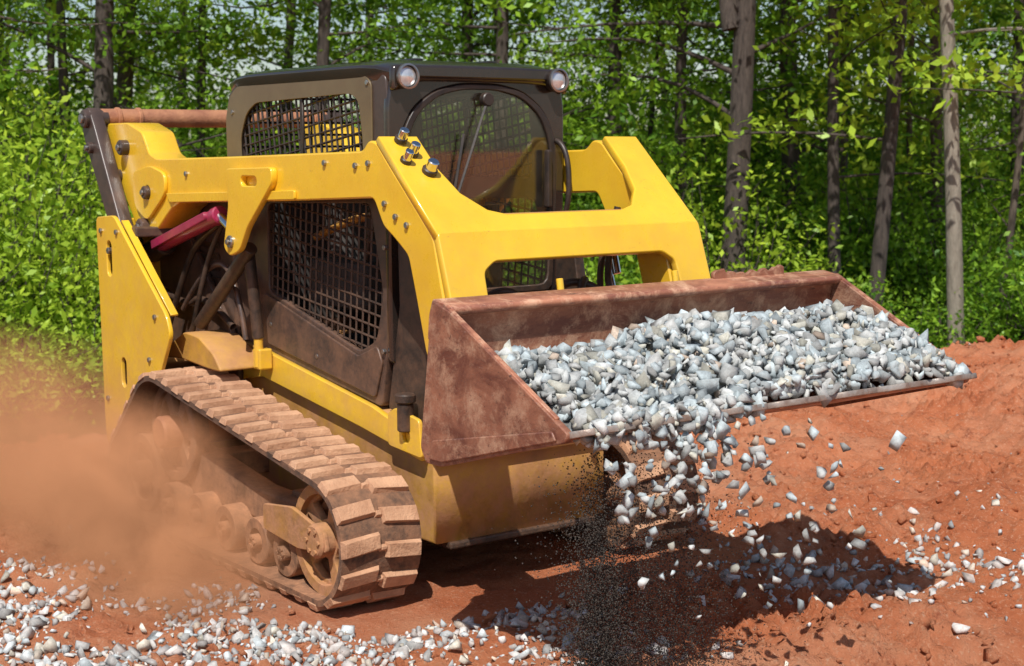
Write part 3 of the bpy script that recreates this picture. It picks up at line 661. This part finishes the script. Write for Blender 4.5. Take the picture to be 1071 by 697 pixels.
def gen_tree(name,h,r,zlo,zhi,nl,reach,per,spread,lsize,fork=False,leaf=LEAF,bk=BARK,lean=(0,0),keep=1.,tb=.02,shade_limbs=14):
    vs=[];fs=[];cent=[]
    tr=limb(vs,fs,(0,0,-.3),(lean[0],lean[1],h),r,r*.35,tb,12,10)
    if fork: limb(vs,fs,(lean[0]*.35,lean[1]*.35,h*.30),(lean[0]+1.5,lean[1]-1.3,h*.95),r*.66,r*.2,.03,8,8)
    zs=[zlo+(zhi-zlo)*(i+random.random())/nl for i in range(nl)]+[random.uniform(h*.5,h*.98) for _ in range(shade_limbs)]  # extra high limbs, mostly out of view, added to cast dappled shade
    for i,z in enumerate(zs):
        t=min((z+.3)/(h+.3),1); b=tr[min(int(t*12),12)]; a=random.uniform(0,2*math.pi)
        R=reach*random.uniform(.5,1.15)*(1-.35*max(0,(z/h-.5)) if i<nl else 1.15)
        e=Vector((b.x+R*math.cos(a),b.y+R*math.sin(a),z+random.uniform(-.3,.9)*R*.5))
        pts=limb(vs,fs,(b.x,b.y,z),e,r*.22,.008,.10,5,5)
        for p in pts[2:]:
            if random.random()>keep: continue
            for _ in range(2): cent.append((p.x+random.gauss(0,.25),p.y+random.gauss(0,.25),p.z+random.gauss(0,.15)))
            q=p+Vector((random.gauss(0,.5),random.gauss(0,.5),random.gauss(0,.25))); limb(vs,fs,p,q,.012,.004,.05,2,3); cent.append(q[:])
    V=np.array([v[:] for v in vs]); F=np.array(fs)
    LV,LF,LC=leaves(cent,per,spread,lsize); nb=len(F)
    V2=np.concatenate([V,LV]); F2=np.concatenate([F,LF+len(V)]); C=np.concatenate([np.tile([.5,.5,.5,1],(nb,1)),LC])
    me=mkmesh(name,V2,F2,C); me.materials.append(bk); me.materials.append(leaf)
    mi=np.zeros(len(me.polygons),dtype=np.int32); mi[nb:]=1; me.polygons.foreach_set('material_index',mi)
    return me
full=[gen_tree('full_tree',random.uniform(11,15),random.uniform(.09,.17),1.0,12,random.choice((20,28)),2.7,32,.34,.078,keep=.85,leaf=random.choice((LEAF,LEAF,LEAFB)),tb=.04,bk=random.choice((BARK,BARKM))) for _ in range(6)]
hero=[gen_tree('edge_tree',14,.14,2.2,12,18,3.0,28,.34,.066,keep=.8),
      gen_tree('edge_tree',15,.17,1.8,12,20,3.0,28,.34,.066,keep=.8)]
forkt=gen_tree('forked_tree',14,.19,2.6,12,18,3.0,28,.34,.066,fork=True,keep=.8)
leant=gen_tree('leaning_tree',14,.105,4.0,12,12,2.0,24,.34,.065,bk=BARKL,lean=(-1.5*.6,-1.5*.8),tb=.03)
thin=[gen_tree('thin_tree',11,.06,1.2,10,15,1.9,26,.30,.066,keep=.8,tb=.05,bk=BARKM),gen_tree('thin_tree',12,.085,2.0,10,14,1.9,26,.30,.065,keep=.8,leaf=LEAFB,tb=.04)]
def inst(me,name,d,l,sc=1.,rz=None,parent=None,z=None,tilt=.05):
    x,y=at(d,l); o=bpy.data.objects.new(name,me); COL.objects.link(o)
    o.location=(x,y,(terr(x,y) if z is None else z)-.05); o.rotation_euler=(random.gauss(0,tilt),random.gauss(0,tilt),random.uniform(0,6.28) if rz is None else rz); o.scale=(sc,sc,sc*random.uniform(.92,1.08))
    if parent: o.parent=parent
    return o
def L_(x,d): return (x-535.5)/1629*d
for me,x,d,sc in ((hero[1],104,21,.95),(thin[1],74,23,1.),(hero[0],318,23,.85),(thin[1],878,21,1.1),(thin[1],912,20,1.25),(hero[1],832,26,1.),
                  (thin[0],1046,22,1.),(hero[0],640,27,1.),(thin[0],30,21,1.),(thin[1],52,27,1.),(hero[0],490,29,1.),(thin[0],960,26,1.),(hero[1],-160,21,1.),(hero[0],1240,22,1.),(thin[1],200,24,1.)):
    inst(me,'deciduous_tree',d,L_(x,d),sc,tilt=.035)
inst(forkt,'forked_tree',20.5,L_(762,20.5),.95,4.2,tilt=.0)
inst(leant,'leaning_tree',18.2,L_(1006,18.2),1.,0.,tilt=0)
DT=empty('distant_trees')
for d,step in ((26,3.9),(31,3.9),(38,4.2),(50,5.2)):
    W=.36*d+5; l=-W
    while l<W:
        inst(random.choice(full),'distant_tree',d+random.uniform(-2,2),l+random.uniform(-1.2,1.2),random.uniform(.7,1.2),parent=DT); l+=step*random.uniform(.6,1.35)
def gen_shrub(h,r,n,per,ls,leaf):
    vs=[];fs=[];cent=[]
    for i in range(n):
        a=random.uniform(0,6.28); R=r*math.sqrt(random.random()); z=h*random.uniform(.25,1)*(1-.45*(R/r)**2)
        e=Vector((R*math.cos(a),R*math.sin(a),z)); pts=limb(vs,fs,(e.x*.15,e.y*.15,0),e,.018,.004,.12,4,4)
        cent.append(e[:]); cent.append(pts[-2][:])
        if random.random()<.5: cent.append(pts[-3][:])
    V=np.array([v[:] for v in vs]);F=np.array(fs);LV,LF,LC=leaves(cent,per,.20,ls,.6);nb=len(F)
    me=mkmesh('shrub',np.concatenate([V,LV]),np.concatenate([F,LF+len(V)]),np.concatenate([np.tile([.5,.5,.5,1],(nb,1)),LC]))
    me.materials.append(BARK);me.materials.append(leaf);mi=np.zeros(len(me.polygons),dtype=np.int32);mi[nb:]=1;me.polygons.foreach_set('material_index',mi);return me
sh=[gen_shrub(1.6,1.3,55,20,.055,LEAF),gen_shrub(2.4,1.5,70,20,.06,LEAF),gen_shrub(1.2,1.2,50,20,.045,LEAFB),gen_shrub(2.6,1.5,90,20,.052,LEAFB)]
UG=empty('undergrowth')
for i in range(60):
    d=random.uniform(19.5,34); l=random.uniform(-.40,.42)*d; inst(sh[random.choice((0,1,1,0,2,3))],'shrub',d,l,random.uniform(.7,1.3),parent=UG)
for i in range(60):
    d=random.uniform(36,70); l=random.uniform(-.40,.42)*d; inst(sh[random.choice((1,3))],'shrub',d,l,random.uniform(1.4,2.2),parent=UG)
for x,d,k,sc in ((20,17,3,.95),(85,17.5,3,.8),(-60,16.5,3,1.),(60,16,2,1.1),(-10,15.5,2,1.),(110,19,3,1.),(150,18,3,.8),(10,20,3,1.2),(-140,16,3,1.2),(60,21,3,1.3),(35,18,3,1.2),(0,18.5,3,1.3),
                 (800,19.5,2,.8),(900,19,0,.7),(980,18.5,0,.7),(1060,19,0,.8),(700,20,0,.8),(1150,18,1,.9),(850,21,2,1.),(620,21,0,.9)):
    inst(sh[k],'shrub',d,L_(x,d),sc,parent=UG)

# ============================================================ DUST
def dust(name,c,r,dens,seed,lo_,hi_):
    bm=bmesh.new(); bmesh.ops.create_icosphere(bm,subdivisions=3,radius=1); me=bpy.data.meshes.new(name); bm.to_mesh(me); bm.free()
    m,nt,b=newmat(name+'_volume'); nt.nodes.remove(b); tc=N(nt,'ShaderNodeTexCoord')
    ln=N(nt,'ShaderNodeVectorMath',operation='LENGTH'); nt.links.new(tc.outputs['Object'],ln.inputs[0])
    fall=ramp(nt,ln.outputs['Value'],.1,1.,1.,0.)
    mp=N(nt,'ShaderNodeMapping'); nt.links.new(tc.outputs['Object'],mp.inputs[0]); mp.inputs['Scale'].default_value=r; mp.inputs['Location'].default_value=(seed,0,0)
    nz=ramp(nt,noise_n(nt,3.2,6,.65,mp.outputs[0],.6),lo_,hi_)
    dn=math_n(nt,'MULTIPLY',math_n(nt,'MULTIPLY',math_n(nt,'POWER',fall,1.2),nz),dens)
    pv=N(nt,'ShaderNodeVolumePrincipled'); pv.inputs['Color'].default_value=(.97,.42,.20,1); pv.inputs['Anisotropy'].default_value=-.33
    nt.links.new(dn,pv.inputs['Density']); nt.links.new(pv.outputs[0],nt.nodes['Material Output'].inputs['Volume'])
    o=addobj(name,me,m,None); o.location=c; o.scale=r
dust('dust_cloud',(-.20,-1.38,.34),(1.30,.52,.56),7.5,1.,.38,.66)
dust('dust_cloud',(-1.9,-1.6,.42),(1.7,1.3,.66),2.9,5.,.34,.66)

# ============================================================ LIGHT, SKY, CAMERA
sd=Vector((.72,-.695,0)).normalized(); el=math.radians(53)
tos=Vector((sd.x*math.cos(el),sd.y*math.cos(el),math.sin(el)))
sl=bpy.data.lights.new('sun','SUN'); sl.energy=5.; sl.angle=math.radians(.5); sl.color=(1,.97,.91)
so=bpy.data.objects.new('sun',sl); COL.objects.link(so); so.rotation_euler=tos.to_track_quat('Z','Y').to_euler(); so.location=tos*30
wd=bpy.data.worlds.new('World'); S.world=wd; wd.use_nodes=True; nt=wd.node_tree
sky=N(nt,'ShaderNodeTexSky'); sky.sky_type='NISHITA'; sky.sun_disc=False; sky.sun_elevation=el; sky.sun_rotation=math.atan2(sd.x,sd.y)
nt.links.new(sky.outputs[0],nt.nodes['Background'].inputs[0]); nt.nodes['Background'].inputs[1].default_value=.11
S.view_settings.view_transform='Standard'; S.view_settings.look='None'; S.view_settings.exposure=0
cam=bpy.data.cameras.new('camera'); cam.sensor_width=36; cam.lens=1629.15/1071*36; cam.clip_end=3000; cam.clip_start=.05
cam.dof.use_dof=True; cam.dof.focus_distance=5.9; cam.dof.aperture_fstop=5.6
co=bpy.data.objects.new('camera',cam); COL.objects.link(co)
v=Vector((-math.cos(yaw)*math.cos(pit),math.sin(yaw)*math.cos(pit),-math.sin(pit))); up=rh.cross(v)
r2=rh*math.cos(rol)+up*math.sin(rol); u2=up*math.cos(rol)-rh*math.sin(rol)
co.matrix_world=Matrix(((r2.x,u2.x,-v.x,CP.x),(r2.y,u2.y,-v.y,CP.y),(r2.z,u2.z,-v.z,CP.z),(0,0,0,1)))
S.camera=co
